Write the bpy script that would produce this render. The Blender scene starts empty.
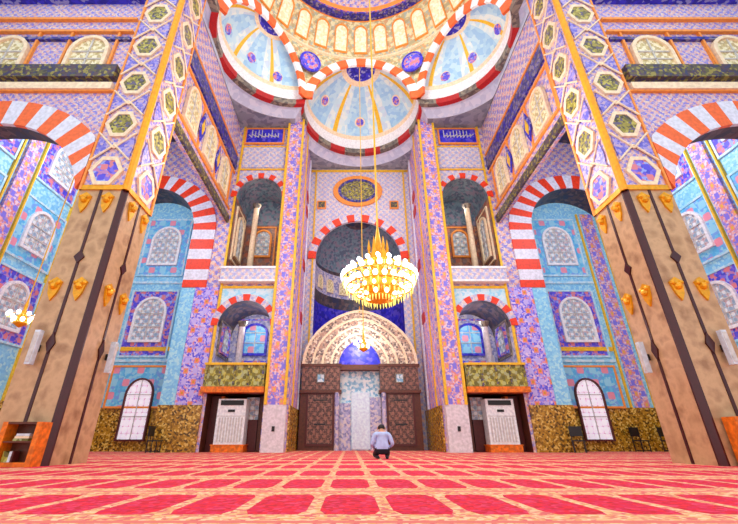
import bpy, math, random
from mathutils import Vector
random.seed(7)
S = bpy.context.scene
COL = S.collection
PI = math.pi

# ------------------------------------------------------------------ camera
cam = bpy.data.objects.new('camera', bpy.data.cameras.new('camera'))
COL.objects.link(cam)
cam.location = (-0.68, 0, 0.47)
cam.rotation_euler = (math.radians(90 + 24.9), 0, 0)
cam.data.sensor_width = 36
cam.data.lens = 383.7 / 738 * 36
cam.data.shift_x = 19 / 738
cam.data.clip_end = 200
S.camera = cam

# ------------------------------------------------------------------ world, exposure
w = bpy.data.worlds.new('world'); S.world = w; w.use_nodes = True
bg = w.node_tree.nodes['Background']
bg.inputs[0].default_value = (0.93, 0.96, 1.0, 1)
bg.inputs[1].default_value = 1.25
S.view_settings.view_transform = 'Standard'
S.view_settings.look = 'None'
S.view_settings.gamma = 1
S.view_settings.use_curve_mapping = False
S.view_settings.exposure = 0.2


def lamp(name, loc, power, col=(1, .95, .86), r=.4):
    d = bpy.data.lights.new(name, 'POINT'); d.energy = power; d.color = col; d.shadow_soft_size = r
    o = bpy.data.objects.new(name, d); COL.objects.link(o); o.location = loc
    return o


# fill lights without fixtures, added to brighten hall, aisles, dome and recesses
for _s in (-1, 1):
    lamp('niche_fill', (_s * 5.6, 19.0, 5.9), 45, (.95, .97, 1), .15)  # added fill inside the niches, no lamp stands here
    lamp('niche_fill', (_s * 5.6, 19.0, 12.6), 26, (1, .9, .8), .15)
    lamp('cove_fill', (_s * 2.2, 13.5, 19.6), 130)
    lamp('gallery_fill', (_s * 11.1, 13.0, 12.2), 520, (.86, .94, 1), .6)
    lamp('hall_fill', (_s * 4.2, 11.0, 9.5), 420, (1, .97, .93), .8)
lamp('dome_fill', (0, 9.6, 20.5), 190, (1, .93, .8), .8)
lamp('recess_fill', (0, 18.4, 12.0), 160, (1, .95, .9), .4)
lamp('mihrab_fill', (-.15, 20.3, 5.2), 130, (.9, .97, 1), .2)


# ------------------------------------------------------------------ materials
def lin(c):
    return tuple(((x / 255) / 12.92 if x / 255 <= .04045 else ((x / 255 + .055) / 1.055) ** 2.4) for x in c) + (1,)


class NT:
    def __init__(s, name, rough=.6, metal=0.0):
        s.m = bpy.data.materials.new(name); s.m.use_nodes = True
        s.t = s.m.node_tree; s.b = s.t.nodes['Principled BSDF']
        s.b.inputs['Roughness'].default_value = rough
        s.b.inputs['Metallic'].default_value = metal
        s._p = None

    def n(s, k): return s.t.nodes.new(k)
    def l(s, a, b): s.t.links.new(a, b)

    def math(s, op, a, b=None, c=None):
        n = s.n('ShaderNodeMath'); n.operation = op
        for i, v in enumerate((a, b, c)):
            if v is None: continue
            if isinstance(v, (int, float)): n.inputs[i].default_value = v
            else: s.l(v, n.inputs[i])
        return n.outputs[0]

    def pos(s):
        if s._p is None:
            g = s.n('ShaderNodeNewGeometry'); x = s.n('ShaderNodeSeparateXYZ'); s.l(g.outputs['Position'], x.inputs[0])
            s._p = (x.outputs[0], x.outputs[1], x.outputs[2], g.outputs['Position'])
        return s._p

    def uv(s):
        x, y, z, _ = s.pos()
        return s.math('ADD', x, y), z

    def ramp(s, fac, cols, inter='CONSTANT'):
        r = s.n('ShaderNodeValToRGB'); r.color_ramp.interpolation = inter
        e = r.color_ramp.elements
        while len(e) < len(cols): e.new(.5)
        for i, (p, c) in enumerate(cols):
            e[i].position = p; e[i].color = lin(c)
        s.l(fac, r.inputs[0]); return r.outputs[0]

    def mix(s, fac, a, b):
        m = s.n('ShaderNodeMix'); m.data_type = 'RGBA'
        for sock, v in ((m.inputs[0], fac), (m.inputs[6], a), (m.inputs[7], b)):
            if isinstance(v, (int, float)): sock.default_value = v
            elif isinstance(v, tuple): sock.default_value = lin(v)
            else: s.l(v, sock)
        return m.outputs[2]

    def vor(s, scale, pal):
        v = s.n('ShaderNodeTexVoronoi'); v.inputs['Scale'].default_value = scale
        s.l(s.pos()[3], v.inputs['Vector'])
        q = s.n('ShaderNodeSeparateColor'); s.l(v.outputs['Color'], q.inputs[0])
        k = len(pal)
        return s.ramp(q.outputs[0], [(i / k, c) for i, c in enumerate(pal)])

    def noise(s, scale, cols, detail=4):
        v = s.n('ShaderNodeTexNoise'); v.inputs['Scale'].default_value = scale; v.inputs['Detail'].default_value = detail
        s.l(s.pos()[3], v.inputs['Vector'])
        return s.ramp(v.outputs[0], cols, 'LINEAR')

    def done(s, col):
        if isinstance(col, tuple): s.b.inputs['Base Color'].default_value = lin(col)
        else: s.l(col, s.b.inputs['Base Color'])
        return s.m


def plain(name, c, rough=.55, metal=0.0, var=.06):
    t = NT(name, rough, metal)
    d = tuple(max(0, int(x * (1 - var))) for x in c); e = tuple(min(255, int(x * (1 + var))) for x in c)
    return t.done(t.noise(9, [(.35, d), (.65, e)]))


def glow(name, c, k):
    t = NT(name); t.b.inputs['Emission Color'].default_value = lin(c); t.b.inputs['Emission Strength'].default_value = k
    return t.done(c)


def mosaic(name, pal, scale=7, lat=None, fl=((235, 130, 100), (110, 100, 215)), line=None, th=.55, rough=.45, core=None):
    """tile mosaic: small random tesserae with a regular lattice of flowers over it"""
    t = NT(name, rough)
    col = t.vor(scale, pal)
    if lat:
        u, v = t.uv()
        cu = t.math('COSINE', t.math('MULTIPLY', u, 2 * PI / lat[0])); cv = t.math('COSINE', t.math('MULTIPLY', v, 2 * PI / lat[1]))
        L = t.math('MULTIPLY', cu, cv)
        # petals
        pu = t.math('COSINE', t.math('MULTIPLY', u, 10 * PI / lat[0])); pv = t.math('COSINE', t.math('MULTIPLY', v, 10 * PI / lat[1]))
        L2 = t.math('ADD', L, t.math('MULTIPLY', t.math('MULTIPLY', pu, pv), .12))
        if line: col = t.mix(t.math('LESS_THAN', t.math('ABSOLUTE', L), .07), col, line)
        col = t.mix(t.math('GREATER_THAN', L2, th), col, fl[0])
        if core: col = t.mix(t.math('GREATER_THAN', L2, .9), col, core)
        col = t.mix(t.math('LESS_THAN', L2, -th), col, fl[1])
    return t.done(col)


M = {}
M['lilac'] = mosaic('lilac_tile', [(196, 170, 200), (156, 148, 214), (222, 190, 196), (238, 218, 196), (128, 130, 214), (212, 160, 166), (196, 190, 222), (232, 160, 130)], 13, (.5, .5), ((232, 196, 180), (140, 132, 214)))
M['lilac_near'] = mosaic('lilac_tile_fine', [(196, 170, 200), (156, 148, 214), (222, 190, 196), (238, 218, 196), (124, 128, 224), (222, 170, 176), (200, 190, 222), (226, 160, 144)], 20, (.26, .26), ((226, 186, 180), (142, 134, 214)))
M['band'] = mosaic('lilac_band_tile', [(206, 206, 226), (176, 180, 220), (230, 222, 220), (206, 190, 212)], 14, (.4, .4), ((172, 176, 222), (236, 206, 190)))
M['violet'] = mosaic('violet_flower_tile', [(150, 140, 240), (120, 110, 236), (200, 190, 245), (178, 160, 240), (90, 84, 226), (225, 205, 240), (228, 150, 170)], 13, (.85, .95), ((240, 140, 120), (196, 182, 244)), None, .64, core=(216, 150, 40))
M['pinkviolet'] = mosaic('pink_violet_tile', [(214, 160, 190), (160, 140, 226), (236, 186, 186), (232, 206, 220), (224, 140, 140), (128, 124, 226)], 13, (.7, 1.0), ((238, 150, 130), (130, 120, 230)), None, .64, core=(230, 190, 60))
M['sky'] = mosaic('pale_blue_tile', [(150, 218, 246), (136, 208, 244), (176, 230, 246), (124, 198, 240)], 11, None)
M['lozenge'] = mosaic('violet_lozenge_tile', [(130, 124, 214), (160, 150, 224), (104, 100, 206), (196, 170, 200)], 14, None)
M['skyline'] = mosaic('pale_blue_border_tile', [(196, 232, 246), (160, 220, 244), (214, 236, 244)], 8, None)
M['cyanflower'] = mosaic('cyan_flower_tile', [(110, 200, 240), (90, 186, 236), (150, 215, 240), (120, 170, 236)], 8, (1.2, 1.2), ((236, 150, 170), (150, 215, 240)), None, .6)
M['violetpanel'] = mosaic('violet_panel_tile', [(96, 84, 220), (126, 110, 230), (72, 72, 210), (190, 130, 190), (150, 170, 240), (216, 130, 140)], 10, (.7, .7), ((224, 130, 140), (90, 80, 225)), None, .6)
M['lattice'] = mosaic('window_lattice', [(206, 220, 226), (180, 206, 224), (226, 232, 222), (214, 190, 196), (160, 190, 214)], 9, (.45, .45), ((238, 244, 246), (150, 176, 200)), (190, 160, 150))
M['latticewhite'] = mosaic('white_window_lattice', [(244, 240, 248), (224, 222, 244), (250, 236, 240), (230, 196, 214)], 7, (.5, .6), ((252, 252, 255), (236, 226, 240)), (186, 130, 150))
M['daylight'] = mosaic('daylit_window_lattice', [(250, 246, 252), (236, 232, 248), (252, 244, 248), (236, 206, 222)], 6, (.5, .6), ((252, 252, 255), (240, 232, 246)), (196, 140, 160))
M['daylight'].node_tree.nodes['Principled BSDF'].inputs['Emission Color'].default_value = (.85, .85, 1, 1); M['daylight'].node_tree.nodes['Principled BSDF'].inputs['Emission Strength'].default_value = .3
M['creamglass'] = mosaic('cream_window_lattice', [(236, 222, 170), (214, 196, 140), (246, 236, 200), (196, 176, 130)], 12, (.3, .3), ((246, 238, 200), (200, 180, 120)))
M['drumpane'] = mosaic('pale_yellow_drum_pane', [(250, 244, 200), (240, 230, 180), (254, 250, 224)], 8, None)
M['olive'] = mosaic('olive_gold_script', [(150, 142, 50), (110, 104, 54), (190, 180, 84), (72, 66, 60), (160, 146, 60), (96, 86, 120)], 13, None)
M['olivedark'] = mosaic('dark_olive_script', [(96, 90, 50), (66, 54, 56), (150, 138, 60), (84, 60, 70), (56, 52, 90)], 12, None)
M['navy'] = mosaic('navy_script', [(44, 36, 190), (30, 26, 160), (54, 46, 206), (40, 34, 176), (150, 150, 205)], 9, None)
M['navyband'] = mosaic('navy_band', [(40, 34, 150), (60, 50, 170), (30, 26, 110), (130, 120, 150), (90, 80, 110)], 9, None)
M['cobalt'] = mosaic('cobalt_tile', [(40, 36, 200), (60, 50, 214), (30, 28, 170), (96, 80, 210)], 6, None)
M['dado'] = mosaic('gold_brown_marble', [(160, 116, 26), (130, 92, 22), (190, 144, 40), (90, 64, 22), (176, 130, 36), (220, 186, 90)], 14, None, rough=.25)
M['balcony'] = mosaic('olive_railing', [(160, 150, 44), (120, 116, 44), (196, 190, 90), (140, 128, 50), (170, 176, 130)], 8, (.5, .5), ((186, 190, 120), (110, 104, 40)))
M['stone'] = None
t = NT('tan_marble', .35)
c = t.noise(2.6, [(.3, (176, 138, 96)), (.5, (206, 168, 124)), (.7, (160, 120, 82))], 8)
M['stone'] = t.done(c)
M['darkstrip'] = plain('dark_maroon_stone', (66, 14, 20), .3)
M['orangeline'] = plain('orange_border', (248, 150, 60), .5)
M['goldline'] = plain('gold_border', (240, 190, 40), .45)
M['amber'] = plain('amber_corner', (255, 168, 0), .5)
M['cream'] = plain('cream_border', (250, 222, 186), .6)
M['white'] = plain('white_plaster', (244, 244, 248), .6)
M['cove'] = mosaic('pale_grey_cove', [(206, 216, 238), (196, 206, 230), (216, 222, 240)], 4, None)
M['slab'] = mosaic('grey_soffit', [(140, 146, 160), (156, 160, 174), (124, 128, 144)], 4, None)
M['red'] = plain('red_voussoir', (238, 62, 26), .5)
M['orange'] = plain('orange_voussoir', (248, 110, 50), .5)
M['darkred'] = plain('dark_red_rope', (186, 20, 20), .5)
M['whitestone'] = plain('white_voussoir', (224, 226, 240), .5)
M['greytrim'] = mosaic('grey_rope', [(120, 110, 100), (96, 88, 84), (150, 138, 120)], 6, None)
M['exedra'] = mosaic('ice_blue_dome_tile', [(214, 236, 240), (196, 228, 240), (226, 240, 236), (200, 220, 236)], 4, None)
M['exedrablue'] = mosaic('sky_blue_dome_tile', [(170, 214, 240), (190, 226, 242), (156, 202, 236)], 4, None)
M['creamdome'] = mosaic('cream_dome_tile', [(222, 206, 150), (196, 180, 130), (234, 222, 180), (176, 186, 170), (214, 166, 116)], 7, (.7, .7), ((230, 220, 170), (180, 170, 130)))
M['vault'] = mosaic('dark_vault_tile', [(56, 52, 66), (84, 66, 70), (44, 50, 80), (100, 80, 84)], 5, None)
M['tealvault'] = mosaic('grey_teal_vault', [(100, 124, 140), (116, 138, 150), (84, 100, 122), (134, 124, 142)], 7, None)
M['brownwall'] = mosaic('brown_niche_tile', [(150, 100, 80), (126, 84, 72), (172, 124, 96), (110, 84, 90)], 6, (.8, .8), ((176, 96, 70), (130, 104, 100)))
M['greyniche'] = mosaic('grey_violet_niche_tile', [(196, 190, 216), (164, 164, 206), (216, 204, 206), (140, 140, 186)], 9, None)
M['wood'] = plain('orange_wood', (236, 116, 16), .45, var=.15)
M['darkwood'] = mosaic('carved_dark_wood', [(128, 88, 74), (96, 64, 56), (154, 110, 92), (74, 50, 46), (140, 92, 70)], 16, (.36, .42), ((150, 100, 84), (90, 60, 54)), (70, 46, 42))
M['brown'] = plain('brown_wood', (96, 48, 30), .45, var=.12)
M['maroonwood'] = plain('maroon_wood', (84, 26, 24), .45)
M['black'] = plain('black_metal', (22, 22, 26), .4)
M['gold'] = plain('gold_metal', (236, 166, 20), .3, .3)
M['acwhite'] = plain('white_enamel', (236, 242, 248), .35)
M['acgrille'] = plain('pale_grey_grille', (206, 204, 200), .5)
M['marble'] = plain('pale_grey_marble', (222, 214, 220), .3)
M['gothic'] = mosaic('rose_brown_muqarnas', [(196, 168, 146), (150, 128, 118), (226, 210, 186), (104, 86, 82), (180, 140, 120)], 11, None)
M['niche'] = mosaic('ice_mosaic', [(160, 206, 230), (214, 234, 240), (130, 184, 216), (232, 240, 244)], 8, None)
M['bulb'] = glow('lit_bulb', (240, 252, 255), 3)
M['crystal'] = glow('lit_crystal', (240, 232, 120), 1.1)
M['bluewhite'] = plain('glossy_blue_white', (216, 234, 255), .25)
M['tubewhite'] = plain('white_speaker', (214, 224, 234), .4)
M['skin'] = plain('skin', (196, 140, 110), .6)
M['hair'] = plain('black_hair', (26, 20, 20), .7)
M['shirt'] = plain('pale_blue_shirt', (178, 200, 250), .8)
M['trousers'] = plain('black_trousers', (18, 18, 34), .8)

# prayer carpet
t = NT('prayer_carpet', .95)
x, y, z, P = t.pos()
fu = t.math('ABSOLUTE', t.math('SUBTRACT', t.math('FRACT', t.math('MULTIPLY', t.math('ADD', x, 30.65), 1 / .54)), .5))
fv = t.math('ABSOLUTE', t.math('SUBTRACT', t.math('FRACT', t.math('MULTIPLY', t.math('ADD', y, 29.1), 1 / 1.6)), .5))
red = t.vor(22, [(232, 8, 52), (224, 20, 76), (240, 24, 50), (234, 56, 96), (210, 6, 40)])
cream = t.vor(26, [(246, 190, 134), (236, 150, 116), (248, 208, 160), (232, 110, 104), (236, 170, 104)])
# shape: rectangle with clipped corners
d = t.math('ADD', t.math('MULTIPLY', fu, 1.15), t.math('MULTIPLY', fv, 1.0))
inside = t.math('MULTIPLY', t.math('MULTIPLY', t.math('LESS_THAN', fu, .41), t.math('LESS_THAN', fv, .335)), t.math('LESS_THAN', d, .7))
col = t.mix(inside, cream, red)
row = t.math('GREATER_THAN', fv, .475)
col = t.mix(row, col, (240, 120, 110))
M['carpet'] = t.done(col)


# ------------------------------------------------------------------ mesh helpers
class MB:
    def __init__(s): s.v = []; s.f = []; s.mi = []
    def add(s, vs, fs, mi=0):
        o = len(s.v); s.v += [tuple(p) for p in vs]; s.f += [tuple(o + i for i in f) for f in fs]; s.mi += [mi] * len(fs)
    def build(s, name, mats, parent=None, smooth=False, **tags):
        me = bpy.data.meshes.new(name); me.from_pydata(s.v, [], s.f)
        if not isinstance(mats, (list, tuple)): mats = [mats]
        for m in mats: me.materials.append(M[m] if isinstance(m, str) else m)
        me.polygons.foreach_set('material_index', s.mi)
        if smooth: me.polygons.foreach_set('use_smooth', [True] * len(s.f))
        me.update()
        o = bpy.data.objects.new(name, me); COL.objects.link(o)
        if parent is not None: o.parent = parent
        for k, v in tags.items(): o[k] = v
        return o


def FR(Y):                       # a plane facing the hall front to back
    return lambda u, w, z: (u, Y - w, z)
def SD(s, X):                    # a plane along the hall on side s
    return lambda u, w, z: (s * (X - w), u, z)
def MIR(m, s):                   # mirrored to side s
    return lambda u, w, z: m(s * u, w, z)


def box(mb, m, u0, u1, w0, w1, z0, z1, mi=0):
    vs = [m(u, w_, z_) for z_ in (z0, z1) for w_ in (w0, w1) for u in (u0, u1)]
    mb.add(vs, [(0, 1, 3, 2), (4, 6, 7, 5), (0, 4, 5, 1), (2, 3, 7, 6), (0, 2, 6, 4), (1, 5, 7, 3)], mi)
def prism(mb, m, poly, w0, w1, mi=0):
    n = len(poly)
    vs = [m(u, w0, z_) for u, z_ in poly] + [m(u, w1, z_) for u, z_ in poly]
    mb.add(vs, [tuple(range(n)), tuple(range(2 * n - 1, n - 1, -1))] + [(i, (i + 1) % n, n + (i + 1) % n, n + i) for i in range(n)], mi)
def archpoly(uc, hw, z0, zs, rise, n=14):
    return [(uc - hw, z0), (uc + hw, z0)] + [(uc + hw * math.cos(a), zs + rise * math.sin(a)) for a in [PI * i / n for i in range(n + 1)]]
def frame(mb, m, outer, inner, w0, w1, mi=0):
    n = len(outer)
    vs = [m(*((p[0],) + (w1,) + (p[1],))) for p in outer] + [m(p[0], w1, p[1]) for p in inner] + [m(p[0], w0, p[1]) for p in outer] + [m(p[0], w0, p[1]) for p in inner]
    fs = []
    for i in range(n):
        j = (i + 1) % n
        fs += [(i, j, n + j, n + i), (i, 2 * n + i, 2 * n + j, j), (n + i, n + j, 3 * n + j, 3 * n + i)]
    mb.add(vs, fs, mi)
def rectframe(mb, m, u0, u1, z0, z1, t_, w0, w1, mi=0):
    frame(mb, m, [(u0, z0), (u1, z0), (u1, z1), (u0, z1)], [(u0 + t_, z0 + t_), (u1 - t_, z0 + t_), (u1 - t_, z1 - t_), (u0 + t_, z1 - t_)], w0, w1, mi)
def archframe(mb, m, uc, hw, z0, zs, rise, t_, w0, w1, mi=0):
    frame(mb, m, archpoly(uc, hw + t_, z0 - t_, zs, rise + t_), archpoly(uc, hw, z0, zs, rise), w0, w1, mi)
def tube(mb, a, b, r, mi=0, n=8, r2=None):
    a = Vector(a); b = Vector(b); d = (b - a).normalized(); r2 = r if r2 is None else r2
    q = d.to_track_quat('Z', 'Y'); vs = []
    for p, rr in ((a, r), (b, r2)):
        vs += [p + q @ Vector((rr * math.cos(2 * PI * i / n), rr * math.sin(2 * PI * i / n), 0)) for i in range(n)]
    mb.add(vs, [tuple(range(n - 1, -1, -1)), tuple(range(n, 2 * n))] + [(i, (i + 1) % n, n + (i + 1) % n, n + i) for i in range(n)], mi)
def lathe(mb, c, prof, n=16, mi=0):
    vs = []; k = len(prof)
    for r, z_ in prof:
        vs += [(c[0] + r * math.cos(2 * PI * i / n), c[1] + r * math.sin(2 * PI * i / n), c[2] + z_) for i in range(n)]
    mb.add(vs, [(j * n + i, j * n + (i + 1) % n, (j + 1) * n + (i + 1) % n, (j + 1) * n + i) for j in range(k - 1) for i in range(n)], mi)
def sphere(mb, c, r, n=10, mi=0, sz=1):
    lathe(mb, c, [(max(1e-4, r * math.sin(PI * i / (n // 2 + 1))), -r * sz * math.cos(PI * i / (n // 2 + 1))) for i in range(n // 2 + 2)], n, mi)


def wall(mb, m, u0, u1, z0, z1, ops, mi=0, back=None):
    """sheet with arched or square openings; op = (uc, hw, z0, zs, rise, depth, reveal_mi, soffit_mi)"""
    us = {u0, u1}
    for o in ops:
        k = 20 if o[4] else 1
        for i in range(k + 1): us.add(round(o[0] - o[1] * math.cos(PI * i / k) if k > 1 else o[0] + (2 * i - 1) * o[1], 5))
    us = sorted(u for u in us if u0 <= u <= u1)
    up = lambda o, u: o[3] + o[4] * math.sqrt(max(0, 1 - ((u - o[0]) / o[1]) ** 2))
    for a, b in zip(us, us[1:]):
        mid = (a + b) / 2
        act = sorted([o for o in ops if abs(mid - o[0]) < o[1]], key=lambda o: o[2])
        za = zb = z0
        for o in act:
            if o[2] > za + 1e-6 or o[2] > zb + 1e-6:
                mb.add([m(a, 0, za), m(b, 0, zb), m(b, 0, o[2]), m(a, 0, o[2])], [(0, 1, 2, 3)], mi)
            if o[2] > z0 + 1e-6: mb.add([m(a, 0, o[2]), m(b, 0, o[2]), m(b, -o[5], o[2]), m(a, -o[5], o[2])], [(0, 1, 2, 3)], o[6])
            za, zb = up(o, a), up(o, b)
            mb.add([m(a, 0, za), m(b, 0, zb), m(b, -o[5], zb), m(a, -o[5], za)], [(0, 1, 2, 3)], o[7])
        mb.add([m(a, 0, za), m(b, 0, zb), m(b, 0, z1), m(a, 0, z1)], [(0, 1, 2, 3)], mi)
    for o in ops:
        for u in (o[0] - o[1], o[0] + o[1]):
            if u0 - 1e-6 <= u <= u1 + 1e-6:
                mb.add([m(u, 0, o[2]), m(u, 0, o[3]), m(u, -o[5], o[3]), m(u, -o[5], o[2])], [(0, 1, 2, 3)], o[6])


def voussoirs(mb, m, uc, zs, ri, ro, n, a0=0, a1=PI, w1=.06, jamb=None, bh=.6, mis=(0, 1), sub=2, rise=1.0, umin=-99, orise=None):
    orise = rise if orise is None else orise
    for i in range(n):
        A = a0 + (a1 - a0) * i / n; B = a0 + (a1 - a0) * (i + 1) / n
        pts = [(uc + ro * math.cos(A + (B - A) * k / sub), zs + ro * orise * math.sin(A + (B - A) * k / sub)) for k in range(sub + 1)]
        pts += [(uc + ri * math.cos(B - (B - A) * k / sub), zs + ri * rise * math.sin(B - (B - A) * k / sub)) for k in range(sub + 1)]
        pts = [(max(a_, umin), b_) for a_, b_ in pts]
        prism(mb, m, pts, 0, w1, mis[i % 2])
    if jamb is not None:
        for sgn in (-1, 1):
            z_ = zs; k = 1
            while z_ > jamb + .05:
                a, b = sorted((uc + sgn * ri, uc + sgn * ro))
                box(mb, m, a, b, 0, w1, max(jamb, z_ - bh), z_, mis[k % 2]); z_ -= bh; k += 1


def empty(name, loc, label, cat, group=None):
    o = bpy.data.objects.new(name, None); COL.objects.link(o); o.location = loc; o.empty_display_size = .1
    o['label'] = label; o['category'] = cat
    if group: o['group'] = group
    bpy.context.view_layer.update()
    return o
def part(mb, name, mats, parent, **k):
    """vertices are given in world space; shift into the parent's frame"""
    L = Vector((0, 0, 0)); p = parent
    while p is not None: L += p.location; p = p.parent
    mb.v = [tuple(Vector(v) - L) for v in mb.v]
    return mb.build(name, mats, parent, **k)


STR = dict(kind='structure')
SIDE = {-1: 'left', 1: 'right'}

# ------------------------------------------------------------------ floor
mb = MB(); mb.add([(-17, -2, 0), (17, -2, 0), (17, 26, 0), (-17, 26, 0)], [(0, 1, 2, 3)])
mb.build('floor', 'carpet', **STR, label='red and cream patterned prayer carpet covering the whole hall floor')

# ------------------------------------------------------------------ qibla wall, Y = 18
QY = 18.0
F = FR(QY)
HT = 18.3
BX0, BX1 = 4.5, 7.05; BC = (BX0 + BX1) / 2; BH = (BX1 - BX0) / 2
for s in (-1, 1):
    m = MIR(F, s)
    mb = MB()
    # mats: 0 lilac 1 brown reveal 2 teal vault 3 grey niche 4 maroon 5 sky 6 vault
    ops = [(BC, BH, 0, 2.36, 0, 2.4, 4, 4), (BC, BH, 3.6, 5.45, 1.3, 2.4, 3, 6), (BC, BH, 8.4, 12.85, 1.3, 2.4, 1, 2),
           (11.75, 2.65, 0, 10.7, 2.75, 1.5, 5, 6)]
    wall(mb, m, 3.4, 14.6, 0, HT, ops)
    # back faces of the niches
    box(mb, m, BX0, BX1, -2.45, -2.4, 0, 2.36, 4)
    box(mb, m, BX0, BX1, -2.45, -2.4, 3.5, 6.8, 3)
    box(mb, m, BX0, BX1, -2.45, -2.4, 8.3, 12.4, 1)
    box(mb, m, BX0, BX1, -2.45, -2.4, 12.4, 14.3, 2)
    box(mb, m, 8.9, 14.4, -1.55, -1.5, 0, 13.6, 5)
    box(mb, m, 8.42, 9.1, 0, .04, 1.87, 7.4, 5)
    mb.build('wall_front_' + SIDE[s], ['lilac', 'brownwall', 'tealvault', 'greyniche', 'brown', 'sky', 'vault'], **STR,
             label=f'tiled qibla wall with stacked arched niches {SIDE[s]} of the mihrab')
    # violet jamb pilaster under the big voussoir arch, gold stone dado
    mb = MB(); box(mb, m, 7.22, 8.4, 0, .06, 1.87, 7.4); mb.build('trim_1' if s < 0 else 'trim_2', 'violet', **STR, label=f'violet flower tiled pilaster beside the {SIDE[s]} aisle arch')
    mb = MB(); box(mb, m, 7.18, 9.1, 0, .1, 0, 1.87); box(mb, m, 8.5, 14.3, -1.5, -1.42, 0, 1.87)
    mb.build('baseboard_front_' + SIDE[s], 'dado', **STR, label=f'gold brown marble dado at the {SIDE[s]} end wall')
    # big red and white arch
    mb = MB()
    voussoirs(mb, m, 11.75, 10.7, 2.65, 3.85, 23, 0, PI, .08, 7.4, .58, (0, 1), 2, 1.03, -99, .93)
    mb.build('trim_3' if s < 0 else 'trim_4', ['red', 'whitestone'], **STR, label=f'red and white voussoir arch of the {SIDE[s]} aisle')
    # borders of the bay
    mb = MB()
    for a in (BX0 - .14, BX1): box(mb, m, a, a + .12, 0, .08, 2.6, HT)
    rectframe(mb, m, BX0 - .1, BX1 + .1, 8.45, 14.8, .1, 0, .05)
    rectframe(mb, m, BX0 - .1, BX1 + .1, 16.4, 17.9, .08, 0, .05)
    box(mb, m, BX0, BX1, 0, .06, 7.35, 7.48)
    mb.build('trim_5' if s < 0 else 'trim_6', 'goldline', **STR, label=f'gold border strips around the {SIDE[s]} niche bay')
    mb = MB(); box(mb, m, BX0 + .05, BX1 - .05, 0, .03, 14.9, 16.4, 0)
    poly = archpoly(BC, BH, 13.0, 13.0, 1.3)
    box(mb, m, 8.9, 9.0, -1.5, -1.44, 1.87, 10.5, 1)
    mb.build('trim_7' if s < 0 else 'trim_8', ['band', 'goldline'], **STR, label=f'pale band between the upper niche and the script panel, {SIDE[s]} bay')
    # ledge
    mb = MB(); box(mb, m, BX0 - .1, BX1 + .1, 0, .35, 7.66, 8.4, 0); box(mb, m, BX0 - .14, BX1 + .14, 0, .4, 8.3, 8.42, 1); box(mb, m, BX0 - .14, BX1 + .14, 0, .4, 7.6, 7.7, 1)
    mb.build('trim_9' if s < 0 else 'trim_10', ['band', 'white'], **STR, label=f'white and lilac ledge between the two niches, {SIDE[s]} bay')
    # ice-blue spandrel panel above the middle arch
    mb = MB()
    o_ = archpoly(BC, BH, 5.45, 5.45, 1.3, 16)[2:]
    for (a, b) in zip(o_, o_[1:]):
        prism(mb, m, [a, (a[0], 7.35), (b[0], 7.35), b], .005, .03, 0)
    o_ = archpoly(BC, BH, 12.85, 12.85, 1.3, 16)[2:]
    for (a, b) in zip(o_, o_[1:]):
        prism(mb, m, [a, (a[0], 14.65), (b[0], 14.65), b], .005, .03, 1)
    mb.build('trim_11' if s < 0 else 'trim_12', ['skyline', 'band'], **STR, label=f'pale spandrel tiles over the niche arches, {SIDE[s]} bay')
    mb = MB()
    voussoirs(mb, m, BC, 5.45, BH, BH + .3, 13, 0, PI, .12, None, .5, (0, 1))
    voussoirs(mb, m, BC, 12.85, BH, BH + .3, 13, 0, PI, .12, None, .5, (0, 1))
    mb.build('trim_13' if s < 0 else 'trim_14', ['red', 'band'], **STR, label=f'red and white scalloped niche arches, {SIDE[s]} bay')

# central recess
RY = 22.0; RX = 3.4
mcx = -.15
G = FR(RY)
mb = MB()
wall(mb, G, -RX, RX, 0, HT + .6, [(mcx, 2.7, 0, 10.9, 2.7, .05, 1, 1)])
for s in (-1, 1):
    mb.add([(s * RX, QY, 0), (s * RX, RY, 0), (s * RX, RY, HT + .6), (s * RX, QY, HT + .6)], [(0, 1, 2, 3)], 2)
mb.build('wall_front_recess', ['band', 'whitestone', 'pinkviolet'], **STR, label='tall central recess wall of the qibla side with a great arch')
# apse behind the arch: half cylinder in bands and a half dome
mb = MB(); n = 28
levels = [(0, 5.0, 3), (5.0, 8.3, 3), (8.3, 9.1, 2), (9.1, 10.7, 1), (10.7, 10.95, 2)]
R = 2.7
def ap(a, z_, r=R): return (mcx + r * math.cos(a), RY + .04 + r * math.sin(a), z_)
for z0, z1, mi in levels:
    for i in range(n):
        a, b = PI * i / n, PI * (i + 1) / n
        mb.add([ap(a, z0), ap(b, z0), ap(b, z1), ap(a, z1)], [(0, 1, 2, 3)], mi)
for j in range(10):
    p, q = PI / 2 * j / 10, PI / 2 * (j + 1) / 10
    for i in range(n):
        a, b = PI * i / n, PI * (i + 1) / n
        mb.add([ap(a, 10.95 + R * math.sin(p), R * math.cos(p)), ap(b, 10.95 + R * math.sin(p), R * math.cos(p)),
                ap(b, 10.95 + R * math.sin(q), R * math.cos(q)), ap(a, 10.95 + R * math.sin(q), R * math.cos(q))], [(0, 1, 2, 3)], 4 if j > 7 else 0)
mb.build('wall_apse', ['tealvault', 'greyniche', 'vault', 'cobalt', 'vault'], **STR, label='rounded apse behind the great arch, grey blue half dome over cobalt tiles')
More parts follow.
